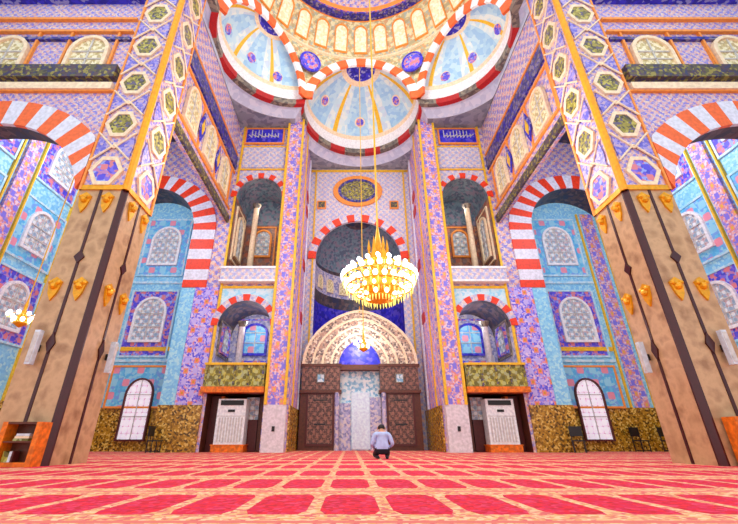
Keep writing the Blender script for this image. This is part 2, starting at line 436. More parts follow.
for k in range(7):
    a = PI * (k + 1) / 8
    c0 = Vector((mcx + 2.66 * math.cos(a), RY + .04 + 2.66 * math.sin(a), 0)); tt = Vector((-math.sin(a), math.cos(a), 0)); nn = Vector((-math.cos(a), -math.sin(a), 0))
    mm = lambda u, w_, z_, c0=c0, tt=tt, nn=nn: tuple(c0 + tt * u + nn * w_ + Vector((0, 0, z_)))
    mb = MB(); prism(mb, mm, archpoly(0, .22, 9.4, 9.95, .25), 0, .04, 0); archframe(mb, mm, 0, .22, 9.4, 9.95, .25, .07, 0, .07, 1)
    mb.build(f'window_{k + 1}', ['creamglass', 'cream'], **STR, label='small cream arched window in the apse drum')
mb = MB(); voussoirs(mb, G, mcx, 10.9, 2.7, 3.2, 19, 0, PI, .15, None, .6, (0, 1))
mb.build('trim_15', ['red', 'band'], **STR, label='scalloped red arch of the central recess')
mb = MB()
box(mb, G, -RX, RX, 0, .08, 17.7, 17.85, 0)
for s in (-1, 1):
    box(mb, G, s * 3.05 - .05, s * 3.05 + .05, 0, .08, 0, 17.7, 0)
    S_ = SD(s, RX)
    for z_ in (13.2, 14.3, 9.5, 6.3): box(mb, S_, 20.2, 20.9, 0, .05, z_, z_ + .55, 1)
    box(mb, S_, 19.0, 19.12, 0, .06, 1.9, HT, 0); box(mb, S_, 21.0, 21.25, 0, .08, 1.9, HT, 2)
    box(mb, S_, 18.1, 21.9, 0, .08, 0, 1.87, 3)
mb.build('trim_16', ['goldline', 'darkred', 'whitestone', 'dado'], **STR, label='gold, white and red strips lining the central recess')

# ------------------------------------------------------------------ pilasters either side of the recess
for s in (-1, 1):
    m = MIR(F, s)
    e = empty('pilaster', m(3.95, 0, 0), f'tall {"left" if s < 0 else "right"} pilaster of pink violet tiles with gold edges flanking the mihrab recess', 'pilaster')
    mb = MB(); box(mb, m, 3.5, 4.36, .02, .34, 1.86, HT); part(mb, 'shaft', 'pinkviolet', e)
    mb = MB(); box(mb, m, 3.44, 4.4, .02, .36, 0, 1.86); part(mb, 'base', 'marble', e, label='pale marble base')
    for a in (3.44, 4.28):
        mb = MB(); box(mb, m, a, a + .12, .34, .42, 1.86, HT); part(mb, 'gold_strip', 'goldline', e)
    mb = MB(); box(mb, m, 3.86, 3.98, .36, .4, .8, 1.0); part(mb, 'socket', 'black', e, label='dark wall socket')

# ------------------------------------------------------------------ bay furniture: script panel, windows, columns, balcony, AC
wn = 8
def window(name_n, m, uc, z0, hw, zs, rise, glass, surround, border=None, label='', panel=None, w=.0, ft=.12):
    """structure window: surround panel, frame and pane"""
    e = bpy.data.objects.new(f'window_{name_n}', None); COL.objects.link(e); e.location = m(uc, 0, z0); e['kind'] = 'structure'; e['label'] = label
    if panel:
        mb = MB(); box(mb, m, panel[0], panel[1], w, w + .05, panel[2], panel[3]); part(mb, 'tile_panel', surround, e)
        mb = MB(); rectframe(mb, m, panel[0] - .07, panel[1] + .07, panel[2] - .07, panel[3] + .07, .09, w, w + .09); part(mb, 'panel_border', border or 'goldline', e)
    mb = MB(); prism(mb, m, archpoly(uc, hw, z0, zs, rise), w + .02, w + .08); part(mb, 'pane', glass, e)
    mb = MB(); archframe(mb, m, uc, hw, z0, zs, rise, ft, w + .02, w + .16); part(mb, 'window_frame', panel[4] if panel and len(panel) > 4 else ('cream' if glass == 'creamglass' else 'white'), e)
    mb = MB()
    box(mb, m, uc - .02, uc + .02, w + .08, w + .12, z0, zs + rise); box(mb, m, uc - hw, uc + hw, w + .08, w + .12, zs - .02, zs + .02)
    box(mb, m, uc - hw, uc + hw, w + .08, w + .12, (z0 + zs) / 2 - .02, (z0 + zs) / 2 + .02)
    part(mb, 'glazing_bar', 'acgrille', e)
    return e


for s in (-1, 1):
    m = MIR(F, s); sd = SIDE[s]
    e = empty('script_panel', m(BC, 0, 16.6), f'cobalt blue calligraphy panel high above the {sd} niche bay', 'wall panel')
    mb = MB(); box(mb, m, 4.75, 6.95, .02, .08, 16.7, 17.75); part(mb, 'plaque', 'cobalt', e)
    mb = MB(); rectframe(mb, m, 4.65, 7.05, 16.6, 17.85, .1, .02, .12); part(mb, 'border', 'orangeline', e)
    mb = MB()    # looping strokes of the script
    rr = random.Random(5 + s)
    for k in range(9):
        x0 = 5.0 + k * .2
        box(mb, m, x0, x0 + .05, .08, .1, 17.1, 17.35 + rr.random() * .4)
        tube(mb, m(x0, .1, 17.1 + rr.random() * .1), m(x0 + .22, .1, 17.15 + rr.random() * .25), .03)
    part(mb, 'script', 'acgrille', e, label='pale script lettering')
    # niche windows: back and outer side
    B = MIR(FR(QY + 2.4), s); Wd = SD(s, BX1)
    window(wn, B, 5.9, 10.3, .42, 11.5, .42, 'lattice', 'brownwall', 'orangeline', f'arched window at the back of the upper {sd} niche', (5.2, 6.6, 9.6, 12.2, 'orangeline')); wn += 1
    window(wn, B, 5.75, 4.6, .55, 5.7, .4, 'cyanflower', 'greyniche', 'violetpanel', f'cyan arched window at the back of the middle {sd} niche', (4.9, 6.6, 4.2, 6.4, 'cobalt')); wn += 1
    window(wn, Wd, QY + 1.2, 4.4, .5, 5.2, .4, 'lattice', 'greyniche', 'greytrim', f'window in the flank of the middle {sd} niche', (QY + .4, QY + 2.0, 4.2, 5.8, 'violetpanel')); wn += 1
    window(wn, Wd, QY + 1.2, 9.6, .45, 11.6, .45, 'lattice', 'brownwall', 'cream', f'window in the flank of the upper {sd} niche', (QY + .4, QY + 2.0, 9.2, 12.4, 'cream')); wn += 1
    for z0, z1, q, nm in ((3.62, 5.9, 'middle', 'marble'), (8.42, 12.9, 'upper', 'cream')):
        e = empty('column', m(BX1 - .95, -.9, z0), f'slender pale column standing in the {q} {sd} niche', 'column')
        c = m(BX1 - .95, -.9, z0); h = z1 - z0
        mb = MB(); lathe(mb, c, [(.01, .12), (.17, .12), (.15, h - .25)], 12); part(mb, 'shaft', nm, e, smooth=True)
        mb = MB(); lathe(mb, c, [(.0, 0), (.24, 0), (.24, .08), (.17, .14)], 12); part(mb, 'base', 'gold', e)
        mb = MB(); lathe(mb, c, [(.15, h - .28), (.19, h - .2), (.24, h - .06), (.26, h), (0, h)], 12); part(mb, 'capital', 'greytrim', e)
    # front colonnettes of the middle niche
    # balcony
    e = empty('balcony', m(BC, 0, 2.4), f'olive gold balcony front with orange ledge over the {sd} air conditioner recess', 'balcony')
    mb = MB(); box(mb, m, BX0 - .02, BX1 + .12, .02, .38, 2.62, 3.56); part(mb, 'railing', 'balcony', e)
    for k in range(5):
        u = BX0 + .05 + k * (BX1 - BX0) / 4
        mb = MB(); box(mb, m, u - .05, u + .05, .38, .43, 2.62, 3.56); part(mb, 'post', 'olive', e)
    mb = MB(); box(mb, m, BX0 - .04, BX1 + .14, .02, .46, 3.54, 3.64); part(mb, 'handrail', 'goldline', e)
    mb = MB(); box(mb, m, BX0 - .06, BX1 + .16, .02, .5, 2.36, 2.6); part(mb, 'ledge', 'wood', e, label='orange wooden ledge')
    # recess lining
    e = empty('recess_cabinet', m(BC, -1.2, 0), f'dark wooden cabinet lining behind the {sd} air conditioner', 'cabinet')
    mb = MB(); box(mb, m, BX0 + .02, BX0 + .3, -1.3, -.66, .02, 2.3); part(mb, 'side_panel', 'brown', e)
    mb = MB(); box(mb, m, BX1 - .45, BX1 - .02, -1.3, -.66, .02, 2.3); part(mb, 'side_panel', 'maroonwood', e)
    mb = MB(); box(mb, m, BX1 - .6, BX1 - .46, -1.2, -.66, .02, 2.3); part(mb, 'post', 'wood', e)
    mb = MB(); box(mb, m, BX0 + .32, BX0 + .9, -.7, -.62, 1.3, 2.25); part(mb, 'display_panel', 'lattice', e, label='pink and white patterned panel')
    mb = MB(); box(mb, m, BX0 + .32, BX0 + .9, -.7, -.6, .02, 1.3); part(mb, 'door', 'maroonwood', e)
    # AC unit
    uc = 5.84 if s < 0 else 5.88
    e = empty('air_conditioner', m(uc, .0, .2), f'tall white floor standing air conditioner in the {sd} wall recess', 'air conditioner')
    mb = MB(); box(mb, m, uc - .62, uc + .62, -.5, .1, .3, 2.12); part(mb, 'body', 'acwhite', e)
    mb = MB(); box(mb, m, uc - .5, uc + .5, .1, .13, 1.86, 2.06); part(mb, 'air_outlet', 'black', e, label='black louvred air outlet')
    mb = MB()
    for k in range(9): box(mb, m, uc - .52 + k * .12, uc - .46 + k * .12, .1, .13, .4, 1.36)
    part(mb, 'intake_grille', 'acgrille', e)
    mb = MB(); box(mb, m, uc - .15, uc + .15, .1, .125, 1.58, 1.68); part(mb, 'display', 'black', e)
    mb = MB(); box(mb, m, uc - .6, uc + .6, .1, .115, 1.4, 1.43); part(mb, 'seam', 'acgrille', e)
    e = empty('plinth', m(uc, 0, 0), f'orange wooden plinth under the {sd} air conditioner', 'plinth')
    mb = MB(); box(mb, m, uc - .68, uc + .68, -.55, .18, .0, .29); part(mb, 'board', 'wood', e)
    mb = MB(); box(mb, m, uc - .72, uc + .72, -.55, .2, .26, .3); part(mb, 'top', 'wood', e)

# ------------------------------------------------------------------ aisle end walls: window tiers, blue and violet strips
for s in (-1, 1):
    sd = SIDE[s]; m = MIR(FR(QY + 1.5), s)
    window(wn, m, 10.75, .5, .6, 2.45, .68, 'daylight', 'cyanflower', 'orangeline', f'bright white arched window at floor level of the {sd} aisle end', (9.7, 12.3, 1.9, 3.75, 'maroonwood'), w=.09, ft=.08); wn += 1
    window(wn, m, 11.15, 5.1, .72, 6.5, .8, 'lattice', 'violetpanel', 'skyline', f'arched window in a violet panel at mid height of the {sd} aisle end', (9.95, 12.3, 4.3, 7.75)); wn += 1
    window(wn, m, 11.15, 9.4, .72, 10.8, .8, 'lattice', 'cyanflower', 'skyline', f'topmost arched window of the {sd} aisle end', (9.95, 12.35, 8.7, 12.2)); wn += 1
    mb = MB()
    box(mb, m, 12.9, 13.6, .0, .06, 1.87, 12.6, 0)
    for u in (12.65, 13.8): box(mb, m, u, u + .09, 0, .09, 1.87, 12.6, 1)
    box(mb, m, 9.7, 12.6, 0, .08, 4.55, 4.75, 1)
    box(mb, m, 9.3, 9.42, 0, .08, 1.87, 12, 2)
    for z_ in (4.0, 8.2): box(mb, m, 8.6, 12.6, 0, .07, z_, z_ + .12, 2)
    mb.build('trim_17' if s < 0 else 'trim_18', ['pinkviolet', 'goldline', 'skyline'], **STR, label=f'violet flower strip and pale borders on the {sd} aisle end wall')

# ------------------------------------------------------------------ aisle side walls
for s in (-1, 1):
    sd = SIDE[s]; W = SD(s, 14.4)
    mb = MB(); mb.add([(s * 14.4, 1, 0), (s * 14.4, 17.99, 0), (s * 14.4, 17.99, 17), (s * 14.4, 1, 17)], [(0, 1, 2, 3)])
    box(mb, W, 1, 19.4, .01, .12, 0, 1.87, 1)
    mb.build('wall_' + sd, ['sky', 'dado'], **STR, label=f'blue tiled outer wall of the {sd} aisle')
    for yc in (14.75, 11.2, 7.65):
        lab = {14.75: 'far', 11.2: 'middle', 7.65: 'near'}[yc]
        for z0, sp, q in ((4.0, 3.1, 'lower'), (7.3, 3.0, 'upper'), (10.9, 2.8, 'topmost')):
            pm = {'lower': 'violetpanel', 'upper': 'cyanflower', 'topmost': 'violetpanel'}[q]
            window(wn, W, yc, z0 + .55, .62, z0 + 1.6, .7, 'lattice', pm, 'skyline', f'{q} arched window in the {lab} bay of the {sd} outer wall', (yc - 1.15, yc + 1.15, z0, z0 + sp - .35)); wn += 1
    for k, yc in enumerate((16.5, 13.0, 9.4, 5.9)):
        mb = MB(); box(mb, W, yc - .32, yc + .32, 0, .14, 1.87, 14.6, 0)
        for d_ in (-.55, .47): box(mb, W, yc + d_, yc + d_ + .08, 0, .12, 1.87, 14.6, 1)
        mb.build(f'trim_{19 + k * 2 + (s > 0)}', ['pinkviolet', 'goldline'], **STR, label=f'violet and pink flowered strip with gold edges on the {sd} outer wall')
    # aisle vault
    mb = MB(); n = 14
    for i in range(n):
        a, b = PI * i / n, PI * (i + 1) / n
        mb.add([(s * (11.1 + 3.3 * math.cos(a)), Y_, 15.2 + 1.6 * math.sin(a)) for Y_ in (10.05, 17.95)] + [(s * (11.1 + 3.3 * math.cos(b)), Y_, 15.2 + 1.6 * math.sin(b)) for Y_ in (17.95, 10.05)], [(0, 1, 2, 3)])
    mb.build('ceiling_' + sd, 'vault', **STR, label=f'dark barrel vault over the {sd} aisle')

# ------------------------------------------------------------------ gallery side walls above the cornice, X = 7.4
for s in (-1, 1):
    sd = SIDE[s]; W = SD(s, 7.4)
    mb = MB(); box(mb, W, 9.97, 17.98, -.14, 0, 11.15, HT - .4); mb.build('wall_gallery_' + sd, 'lilac', **STR, label=f'lilac tiled upper side wall on the {sd} below the dome')
    mb = MB()
    box(mb, W, 9.97, 18, 0, .12, 11.18, 11.6, 0)
    box(mb, W, 9.95, 18, 0, .1, 14.75, 15.6, 1)
    for z_ in (12.0, 14.45, 15.75): box(mb, W, 9.95, 18, 0, .08, z_, z_ + .12, 2)
    for yc in (10.9, 13.1, 15.3, 17.5): box(mb, W, yc - .06, yc + .06, 0, .07, 12.1, 14.5, 2)
    mb.build('trim_27' if s < 0 else 'trim_28', ['olivedark', 'navyband', 'orangeline'], **STR, label=f'olive cornice, navy frieze and orange bands on the {sd} upper wall')
    for yc, q in ((12.0, 'near'), (14.2, 'middle'), (16.4, 'far')):
        window(wn, W, yc, 12.3, .5, 13.5, .6, 'creamglass', 'lilac', 'orangeline', f'{q} cream arched window in the {sd} upper side wall'); wn += 1
    for yc, q in ((13.1, 'nearer'), (15.3, 'farther')):
        e = empty('diamond_panel', W(yc, 0, 13.2), f'{q} navy and gold diamond panel on the {sd} upper side wall', 'wall panel')
        mb = MB(); prism(mb, W, [(yc - .32, 13.2), (yc, 12.4), (yc + .32, 13.2), (yc, 14.1)], .07, .12); part(mb, 'field', 'navy', e)
        mb = MB(); prism(mb, W, [(yc - .15, 13.2), (yc, 12.8), (yc + .15, 13.2), (yc, 13.7)], .12, .15); part(mb, 'centre', 'goldline', e)

# ------------------------------------------------------------------ near walls beside the piers, Y = 8.6
PX0, PX1, PY0, PY1, PZ = 6.74, 8.0, 8.6, 9.95, 6.6
for s in (-1, 1):
    sd = SIDE[s]; m = MIR(FR(PY0 + .06), s)
    mb = MB()
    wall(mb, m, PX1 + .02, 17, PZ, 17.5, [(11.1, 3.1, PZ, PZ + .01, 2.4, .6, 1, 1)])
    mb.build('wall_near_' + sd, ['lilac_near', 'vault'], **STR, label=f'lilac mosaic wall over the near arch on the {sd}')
    mb = MB(); voussoirs(mb, m, 11.1, 5.85, 3.1, 4.0, 21, .2, PI - .26, .12, None, .6, (0, 1), 2, 1.0, 8.02)
    mb.build('trim_29' if s < 0 else 'trim_30', ['orange', 'whitestone'], **STR, label=f'red and white voussoir arch beside the {sd} pier')
    mb = MB()
    box(mb, m, 8.1, 17, 0, .22, 10.8, 11.35, 0)
    box(mb, m, 8.1, 17, 0, .16, 10.35, 10.62, 1)
    box(mb, m, 8.0, 17, 0, .1, 10.3, 10.36, 2)
    for z_ in (13.75, 13.1): box(mb, m, 8.1, 17, 0, .12, z_, z_ + .1, 2)
    box(mb, m, 8.1, 17, 0, .2, 14.75, 15.6, 3)
    box(mb, m, 8.1, 17, 0, .1, 12.72, 12.85, 4)
    for u in (8.5, 10.1, 11.2, 12.7, 13.9): box(mb, m, u, u + .07, 0, .09, 11.4, 13.1, 2)
    mb.build('trim_31' if s < 0 else 'trim_32', ['olivedark', 'cream', 'orangeline', 'navy', 'navyband'], **STR, label=f'olive, cream, orange and navy bands across the {sd} near wall')
    for u, q in ((9.3, 'nearest the pier'), (12.0, 'second from the pier'), (14.7, 'third from the pier')):
        window(wn, m, u, 11.4, .55, 12.1, .62, 'creamglass', 'lilac_near', 'cream', f'cream arched window of the {sd} near wall, {q}'); wn += 1

# ------------------------------------------------------------------ the two big piers
def hexpoly(uc, zc, a, b): return [(uc - a, zc), (uc - a * .45, zc - b), (uc + a * .45, zc - b), (uc + a, zc), (uc + a * .45, zc + b), (uc - a * .45, zc + b)]
for s in (-1, 1):
    sd = SIDE[s]
    e = empty('pier', (s * 7.35, 9.3, 0), f'huge square {sd} foreground pier, tan marble below and patterned tiles above', 'pier')
    ch = .09
    plan = [(PX0 + ch, PY0), (PX1, PY0), (PX1, PY1), (PX0, PY1), (PX0, PY0 + ch)]
    mb = MB(); k = len(plan)
    mb.add([(s * a, b, z_) for z_ in (0, PZ) for a, b in plan], [tuple(range(k)), tuple(range(k, 2 * k))] + [(i, (i + 1) % k, k + (i + 1) % k, k + i) for i in range(k)])
    part(mb, 'marble_shaft', 'stone', e, label='tan marble shaft')
    mb = MB(); pl = [(PX0 + ch + .02, PY0 - .02), (PX0 + ch + .02, PY0 + .02), (PX0 + .02, PY0 + ch + .02), (PX0 - .02, PY0 + ch + .02), (PX0 - .02, PY0 + ch - .02), (PX0 + ch - .02, PY0 - .02)]; k = 6
    mb.add([(s * a, b, z_) for z_ in (0, PZ) for a, b in pl], [tuple(range(k)), tuple(range(k, 2 * k))] + [(i, (i + 1) % k, k + (i + 1) % k, k + i) for i in range(k)])
    part(mb, 'corner_strip', 'darkstrip', e, label='dark maroon corner strip')
    Fm = MIR(FR(PY0), s); Sm = SD(s, PX0)
    for mm, uc in ((Fm, 7.4), (Sm, 9.35)):
        mb = MB(); box(mb, mm, uc - .035, uc + .035, 0, .02, 0, PZ)
        prism(mb, mm, [(uc - .13, 4.6), (uc, 4.42), (uc + .13, 4.6), (uc, 4.78)], 0, .04)
        prism(mb, mm, [(uc - .1, 2.45), (uc, 2.2), (uc + .1, 2.45), (uc, 2.7)], 0, .04)
        part(mb, 'inlay_line', 'darkstrip', e, label='thin dark inlaid line')
    # gilt ornaments
    for mm, us in ((Fm, (7.15, 7.75)), (Sm, (9.02, 9.7))):
        for u in us:
            for zc, h in ((3.75, .3), (6.2, .32)):
                mb = MB()
                prism(mb, mm, [(u - .16, zc + h * .6), (u - .1, zc - h * .4), (u, zc - h), (u + .1, zc - h * .4), (u + .16, zc + h * .6), (u, zc + h)], 0, .05)
                sphere(mb, mm(u, .06, zc + h * .2), .09, 8); sphere(mb, mm(u - .1, .05, zc + h * .5), .06, 8); sphere(mb, mm(u + .1, .05, zc + h * .5), .06, 8)
                part(mb, 'gilt_ornament', 'gold', e, label='gilded palmette ornament')
    mb = MB(); box(mb, Fm, PX0 - .0, PX1, -.0, .05, PZ, PZ + .15); box(mb, Sm, PY0, PY1, 0, .05, PZ, PZ + .15); part(mb, 'capital', 'gold', e)
    mb = MB(); box(mb, Fm, PX0, PX1, -1.34, .0, PZ, 17.5); part(mb, 'tiled_shaft', 'lilac_near', e)
    mb = MB(); c = (s * PX0, PY0)
    tube(mb, (s * (PX0 + .02), PY0 + .02, PZ), (s * (PX0 + .02), PY0 + .02, 17.5), .1); part(mb, 'corner_bead', 'amber', e, label='amber orange corner bead')
    # medallion chain with cream lattice and violet lozenges between
    zc = 7.22; i = 0
    while zc < 17:
        for mm, uc, a in ((Fm, 7.42, .36), (Sm, 9.35, .36)):
            mb = MB(); b = .36
            prism(mb, mm, hexpoly(uc, zc, a, b), 0, .05, 0)
            frame(mb, mm, hexpoly(uc, zc, a + .12, b + .12), hexpoly(uc, zc, a, b), 0, .07, 1)
            part(mb, 'medallion', ['olive' if i else 'violetpanel', 'cream'], e, label='olive and gold script medallion' if i else 'violet and gold medallion')
            if i < 9:
                for d_ in (-1, 1):
                    mb = MB(); q = zc + .86
                    prism(mb, mm, [(uc + d_ * .06, q), (uc + d_ * .5, q - .42), (uc + d_ * .55, q), (uc + d_ * .5, q + .42)], 0, .04)
                    part(mb, 'lozenge_tile', 'lozenge', e)
                    mb = MB(); tube(mb, mm(uc, .05, zc + b + .44), mm(uc + d_ * .54, .05, zc + 1.36), .03); part(mb, 'lattice_strip', 'cream', e)
                    mb = MB(); tube(mb, mm(uc, .05, zc + .92), mm(uc + d_ * .55, .05, zc + .36), .03); part(mb, 'lattice_strip', 'cream', e)
        zc += 1.71; i += 1
    mb = MB(); box(mb, Fm, PX1 - .07, PX1 - .005, 0, .06, PZ, 17.5); box(mb, Sm, PY1 - .08, PY1, 0, .06, PZ, 17.5); part(mb, 'edge_strip', 'orangeline', e)
    # loudspeakers on the pier
    for mm, uc, q in ((Fm, 7.62, 'front'), (Sm, 9.6, 'inner')):
        o = empty('column_speaker', mm(uc, 0, 2.3), f'slim white column loudspeaker on the {q} face of the {sd} pier', 'loudspeaker')
        mb = MB(); box(mb, mm, uc - .06, uc + .06, .1, .22, 1.95, 2.7); part(mb, 'cabinet', 'tubewhite', o)
        mb = MB(); box(mb, mm, uc - .045, uc + .045, .22, .235, 2.0, 2.65); part(mb, 'grille', 'acgrille', o)
        mb = MB(); box(mb, mm, uc - .03, uc + .03, .02, .1, 2.25, 2.4); part(mb, 'bracket', 'black', o)

# ------------------------------------------------------------------ central dome: lobed cornice, exedrae, pendentives, drum
DC = (0, 10.0)
def ang(p, c): return math.atan2(p[0] - c[0], p[1] - c[1])
lobes = []
A_ = {s: (s * 3.38, 16.42) for s in (-1, 1)}; B_ = {s: (s * 6.85, 10.9) for s in (-1, 1)}
def arcpts(c, r, p, q, n):
    a, b = ang(p, c), ang(q, c)
    return [(c[0] + r * math.sin(a + (b - a) * i / n), c[1] + r * math.cos(a + (b - a) * i / n)) for i in range(n + 1)]
cen = arcpts((0, 17.25), 3.5, A_[-1], A_[1], 36)
lf = arcpts((-3.85, 13.0), 3.5, (-6.85, 11.1), A_[-1], 30)
rt = [(-x_, y_) for x_, y_ in reversed(lf)]
path = [(-6.9, 8.7)] + [(-6.88, 9.9)] + lf + cen[1:-1] + rt + [(6.88, 9.9), (6.9, 8.7)]
def outw(p, d_):
    v = Vector((p[0], p[1] - 12.0)); v.normalize(); q = [p[0] + v.x * d_, p[1] + v.y * d_]
    q[0] = max(-7.38, min(7.38, q[0]))
    return q
mb = MB()
for (a, b) in zip(path, path[1:]):
    a1, b1 = outw(a, .95), outw(b, .95); a2, b2 = outw(a, .45), outw(b, .45)
    a3, b3 = outw(a, 5), outw(b, 5)
    a3 = (a[0] * 2.2, 12 + (a[1] - 12) * 1.7); b3 = (b[0] * 2.2, 12 + (b[1] - 12) * 1.7)
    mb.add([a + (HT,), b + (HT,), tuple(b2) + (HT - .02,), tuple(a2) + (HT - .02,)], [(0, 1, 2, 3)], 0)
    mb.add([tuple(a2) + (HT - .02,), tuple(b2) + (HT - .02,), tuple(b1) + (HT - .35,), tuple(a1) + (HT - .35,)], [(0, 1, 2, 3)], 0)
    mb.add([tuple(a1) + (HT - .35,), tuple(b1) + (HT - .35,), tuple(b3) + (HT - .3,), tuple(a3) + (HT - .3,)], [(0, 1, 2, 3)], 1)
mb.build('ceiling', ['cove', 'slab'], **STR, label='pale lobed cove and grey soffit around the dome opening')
# rope trim: red and grey blocks
L = 0; mb = MB()
for (a, b) in zip(path, path[1:]):
    d_ = math.dist(a, b); mi = int(L / 1.2) % 2; L += d_
    ai, bi = outw(a, -.12), outw(b, -.12); ao, bo = outw(a, .22), outw(b, .22)
    mb.add([tuple(ai) + (HT - .06,), tuple(bi) + (HT - .06,), tuple(bi) + (HT + .32,), tuple(ai) + (HT + .32,), tuple(ao) + (HT - .06,), tuple(bo) + (HT - .06,)],
           [(0, 1, 2, 3), (0, 1, 5, 4)], mi)
mb.build('trim_33', ['darkred', 'greytrim'], **STR, label='red and grey rope moulding along the lobed cornice')

def exedra(pts, A, B, rise, name, lab, dots):
    Mx = ((A[0] + B[0]) / 2, (A[1] + B[1]) / 2); mb = MB(); nf = 18; n = len(pts) - 1
    def P3(i, f, off=0):
        p = pts[i] if isinstance(i, int) else None
        if p is None:
            k = min(n - 1, int(i)); fr = i - k; p = (pts[k][0] * (1 - fr) + pts[k + 1][0] * fr, pts[k][1] * (1 - fr) + pts[k + 1][1] * fr)
        c_, s_ = math.cos(f), math.sin(f)
        return (Mx[0] + (p[0] - Mx[0]) * c_ * (1 - off), Mx[1] + (p[1] - Mx[1]) * c_ * (1 - off), HT + .3 + rise * s_ * (1 - off))
    for j in range(nf):
        f0, f1 = PI / 2 * j / nf, PI / 2 * (j + 1) / nf
        for i in range(n):
            mi = 0
            if j < 3: mi = 1
            elif j == 3: mi = 2
            elif j > nf - 4: mi = 3
            elif j == nf - 4: mi = 2
            elif i % 10 == 2 and j > 3: mi = 4
            elif (i // 5) % 2: mi = 5
            mb.add([P3(i, f0), P3(i + 1, f0), P3(i + 1, f1), P3(i, f1)], [(0, 1, 2, 3)], mi)
    for (ti, f, r) in dots:
        c0 = Vector(P3(ti * n, f, .012)); e1 = (Vector(P3(min(n, ti * n + .5), f, .012)) - Vector(P3(ti * n - .5, f, .012))).normalized(); e2 = (Vector(P3(ti * n, f + .02, .012)) - c0).normalized()
        mb.add([tuple(c0 + e1 * r * math.cos(2 * PI * k / 12) + e2 * r * math.sin(2 * PI * k / 12)) for k in range(12)], [tuple(range(12))], 6)
        c1 = Vector(P3(ti * n, f, .006))
        mb.add([tuple(c1 + e1 * r * 1.4 * math.cos(2 * PI * k / 12) + e2 * r * 1.4 * math.sin(2 * PI * k / 12)) for k in range(12)], [tuple(range(12))], 2)
    mb.build(name, ['exedra', 'white', 'cream', 'navy', 'goldline', 'exedrablue', 'violetpanel'], **STR, label=lab)
RISE = 2.95
dts = [(.2, .72, .26), (.5, .62, .26), (.8, .72, .26)]
exedra(cen, A_[-1], A_[1], RISE, 'ceiling_exedra_1', 'ice blue half dome over the central recess', dts)
exedra(lf, (-6.85, 11.1), A_[-1], RISE, 'ceiling_exedra_2', 'ice blue half dome on the left of the main dome', [(.25, .5, .28), (.55, .6, .28), (.8, .5, .28)])
exedra(rt, A_[1], (6.85, 11.1), RISE, 'ceiling_exedra_3', 'ice blue half dome on the right of the main dome', [(.2, .5, .28), (.45, .6, .28), (.75, .5, .28)])

# arches in the chord planes, with pendentives up to the drum circle
RD, ZD0, ZD1 = 6.75, 22.35, 24.9
def chord(A, B):
    A = Vector((A[0], A[1], 0)); B = Vector((B[0], B[1], 0)); Mx = (A + B) / 2; t_ = (B - A).normalized(); nrm = Vector((DC[0], DC[1], 0)) - Mx; nrm = (nrm - t_ * nrm.dot(t_)).normalized()
    return lambda u, w_, z_: tuple(Mx + t_ * u + nrm * w_ + Vector((0, 0, z_))), (B - A).length / 2
mp = MB()
k = 34
for (A, B) in ((A_[-1], A_[1]), ((-6.85, 11.1), A_[-1]), (A_[1], (6.85, 11.1)), ((-6.85, 8.9), (-6.85, 11.1)), ((6.85, 11.1), (6.85, 8.9))):
    m, hl = chord(A, B)
    big = hl > 2
    if big:
        mb = MB(); voussoirs(mb, m, 0, HT + .3, hl - .5, hl + .08, 17, 0, PI, .16, None, .5, (0, 1), 2, (RISE + .3) / hl)
        k += 1; mb.build(f'trim_{k}', ['orange', 'white'], **STR, label='orange and white voussoir arch fronting a dome exedra')
    n = 26
    for i in range(n):
        q = []
        for j in (i, i + 1):
            u = -hl * math.cos(PI * j / n)
            z_ = HT + .3 + ((RISE + .3) * math.sqrt(max(0, 1 - (u / hl) ** 2)) if big else 0)
            p = Vector(m(u, 0, z_)); a = math.atan2(p.x, p.y - DC[1])
            top = Vector((RD * math.sin(a), DC[1] + RD * math.cos(a), ZD0))
            q.append([p + (top - p) * t_ for t_ in (0, .33, .66, 1)])
        for r_ in range(3): mp.add([q[0][r_], q[1][r_], q[1][r_ + 1], q[0][r_ + 1]], [(0, 1, 2, 3)], 0)
mp.build('ceiling_pendentives', ['creamdome'], **STR, label='cream tiled pendentives between the dome arches')
# drum, ring and cap
mb = MB(); n = 72; a0, a1 = -2.0, 2.0
def dp(a, r, z_): return (r * math.sin(a), DC[1] + r * math.cos(a), z_)
prof = [(RD, ZD0, 1), (RD - .12, ZD0 + .02, 1), (RD - .12, ZD0 + .16, 0), (5.85, ZD1, 4), (5.3, ZD1 + .05, 2), (5.2, ZD1 + .3, 3), (4.9, 26.0, 3), (4.0, 27.3, 3), (2.6, 28.3, 3), (1.2, 28.8, 3), (0.01, 28.95, 3)]
for (r0, z0, mi), (r1, z1, _) in zip(prof, prof[1:]):
    for i in range(n):
        a, b = a0 + (a1 - a0) * i / n, a0 + (a1 - a0) * (i + 1) / n
        mb.add([dp(a, r0, z0), dp(b, r0, z0), dp(b, r1, z1), dp(a, r1, z1)], [(0, 1, 2, 3)], mi)
mb.build('ceiling_dome', ['creamdome', 'cream', 'orangeline', 'lilac', 'violetpanel'], **STR, label='main dome with cream drum and violet ring')
mb = MB()
for i in range(n):
    a, b = a0 + (a1 - a0) * i / n, a0 + (a1 - a0) * (i + 1) / n
    mb.add([dp(a, 5.8, ZD1 - .05), dp(b, 5.8, ZD1 - .05), dp(b, 5.36, ZD1 - .02), dp(a, 5.36, ZD1 - .02)], [(0, 1, 2, 3)], 0)
    mb.add([dp(a, 5.9, ZD1 - .08), dp(b, 5.9, ZD1 - .08), dp(b, 5.8, ZD1 - .08), dp(a, 5.8, ZD1 - .08)], [(0, 1, 2, 3)], 1)
mb.build('trim_34', ['navyband', 'orangeline'], **STR, label='dark violet inscription ring around the dome crown')
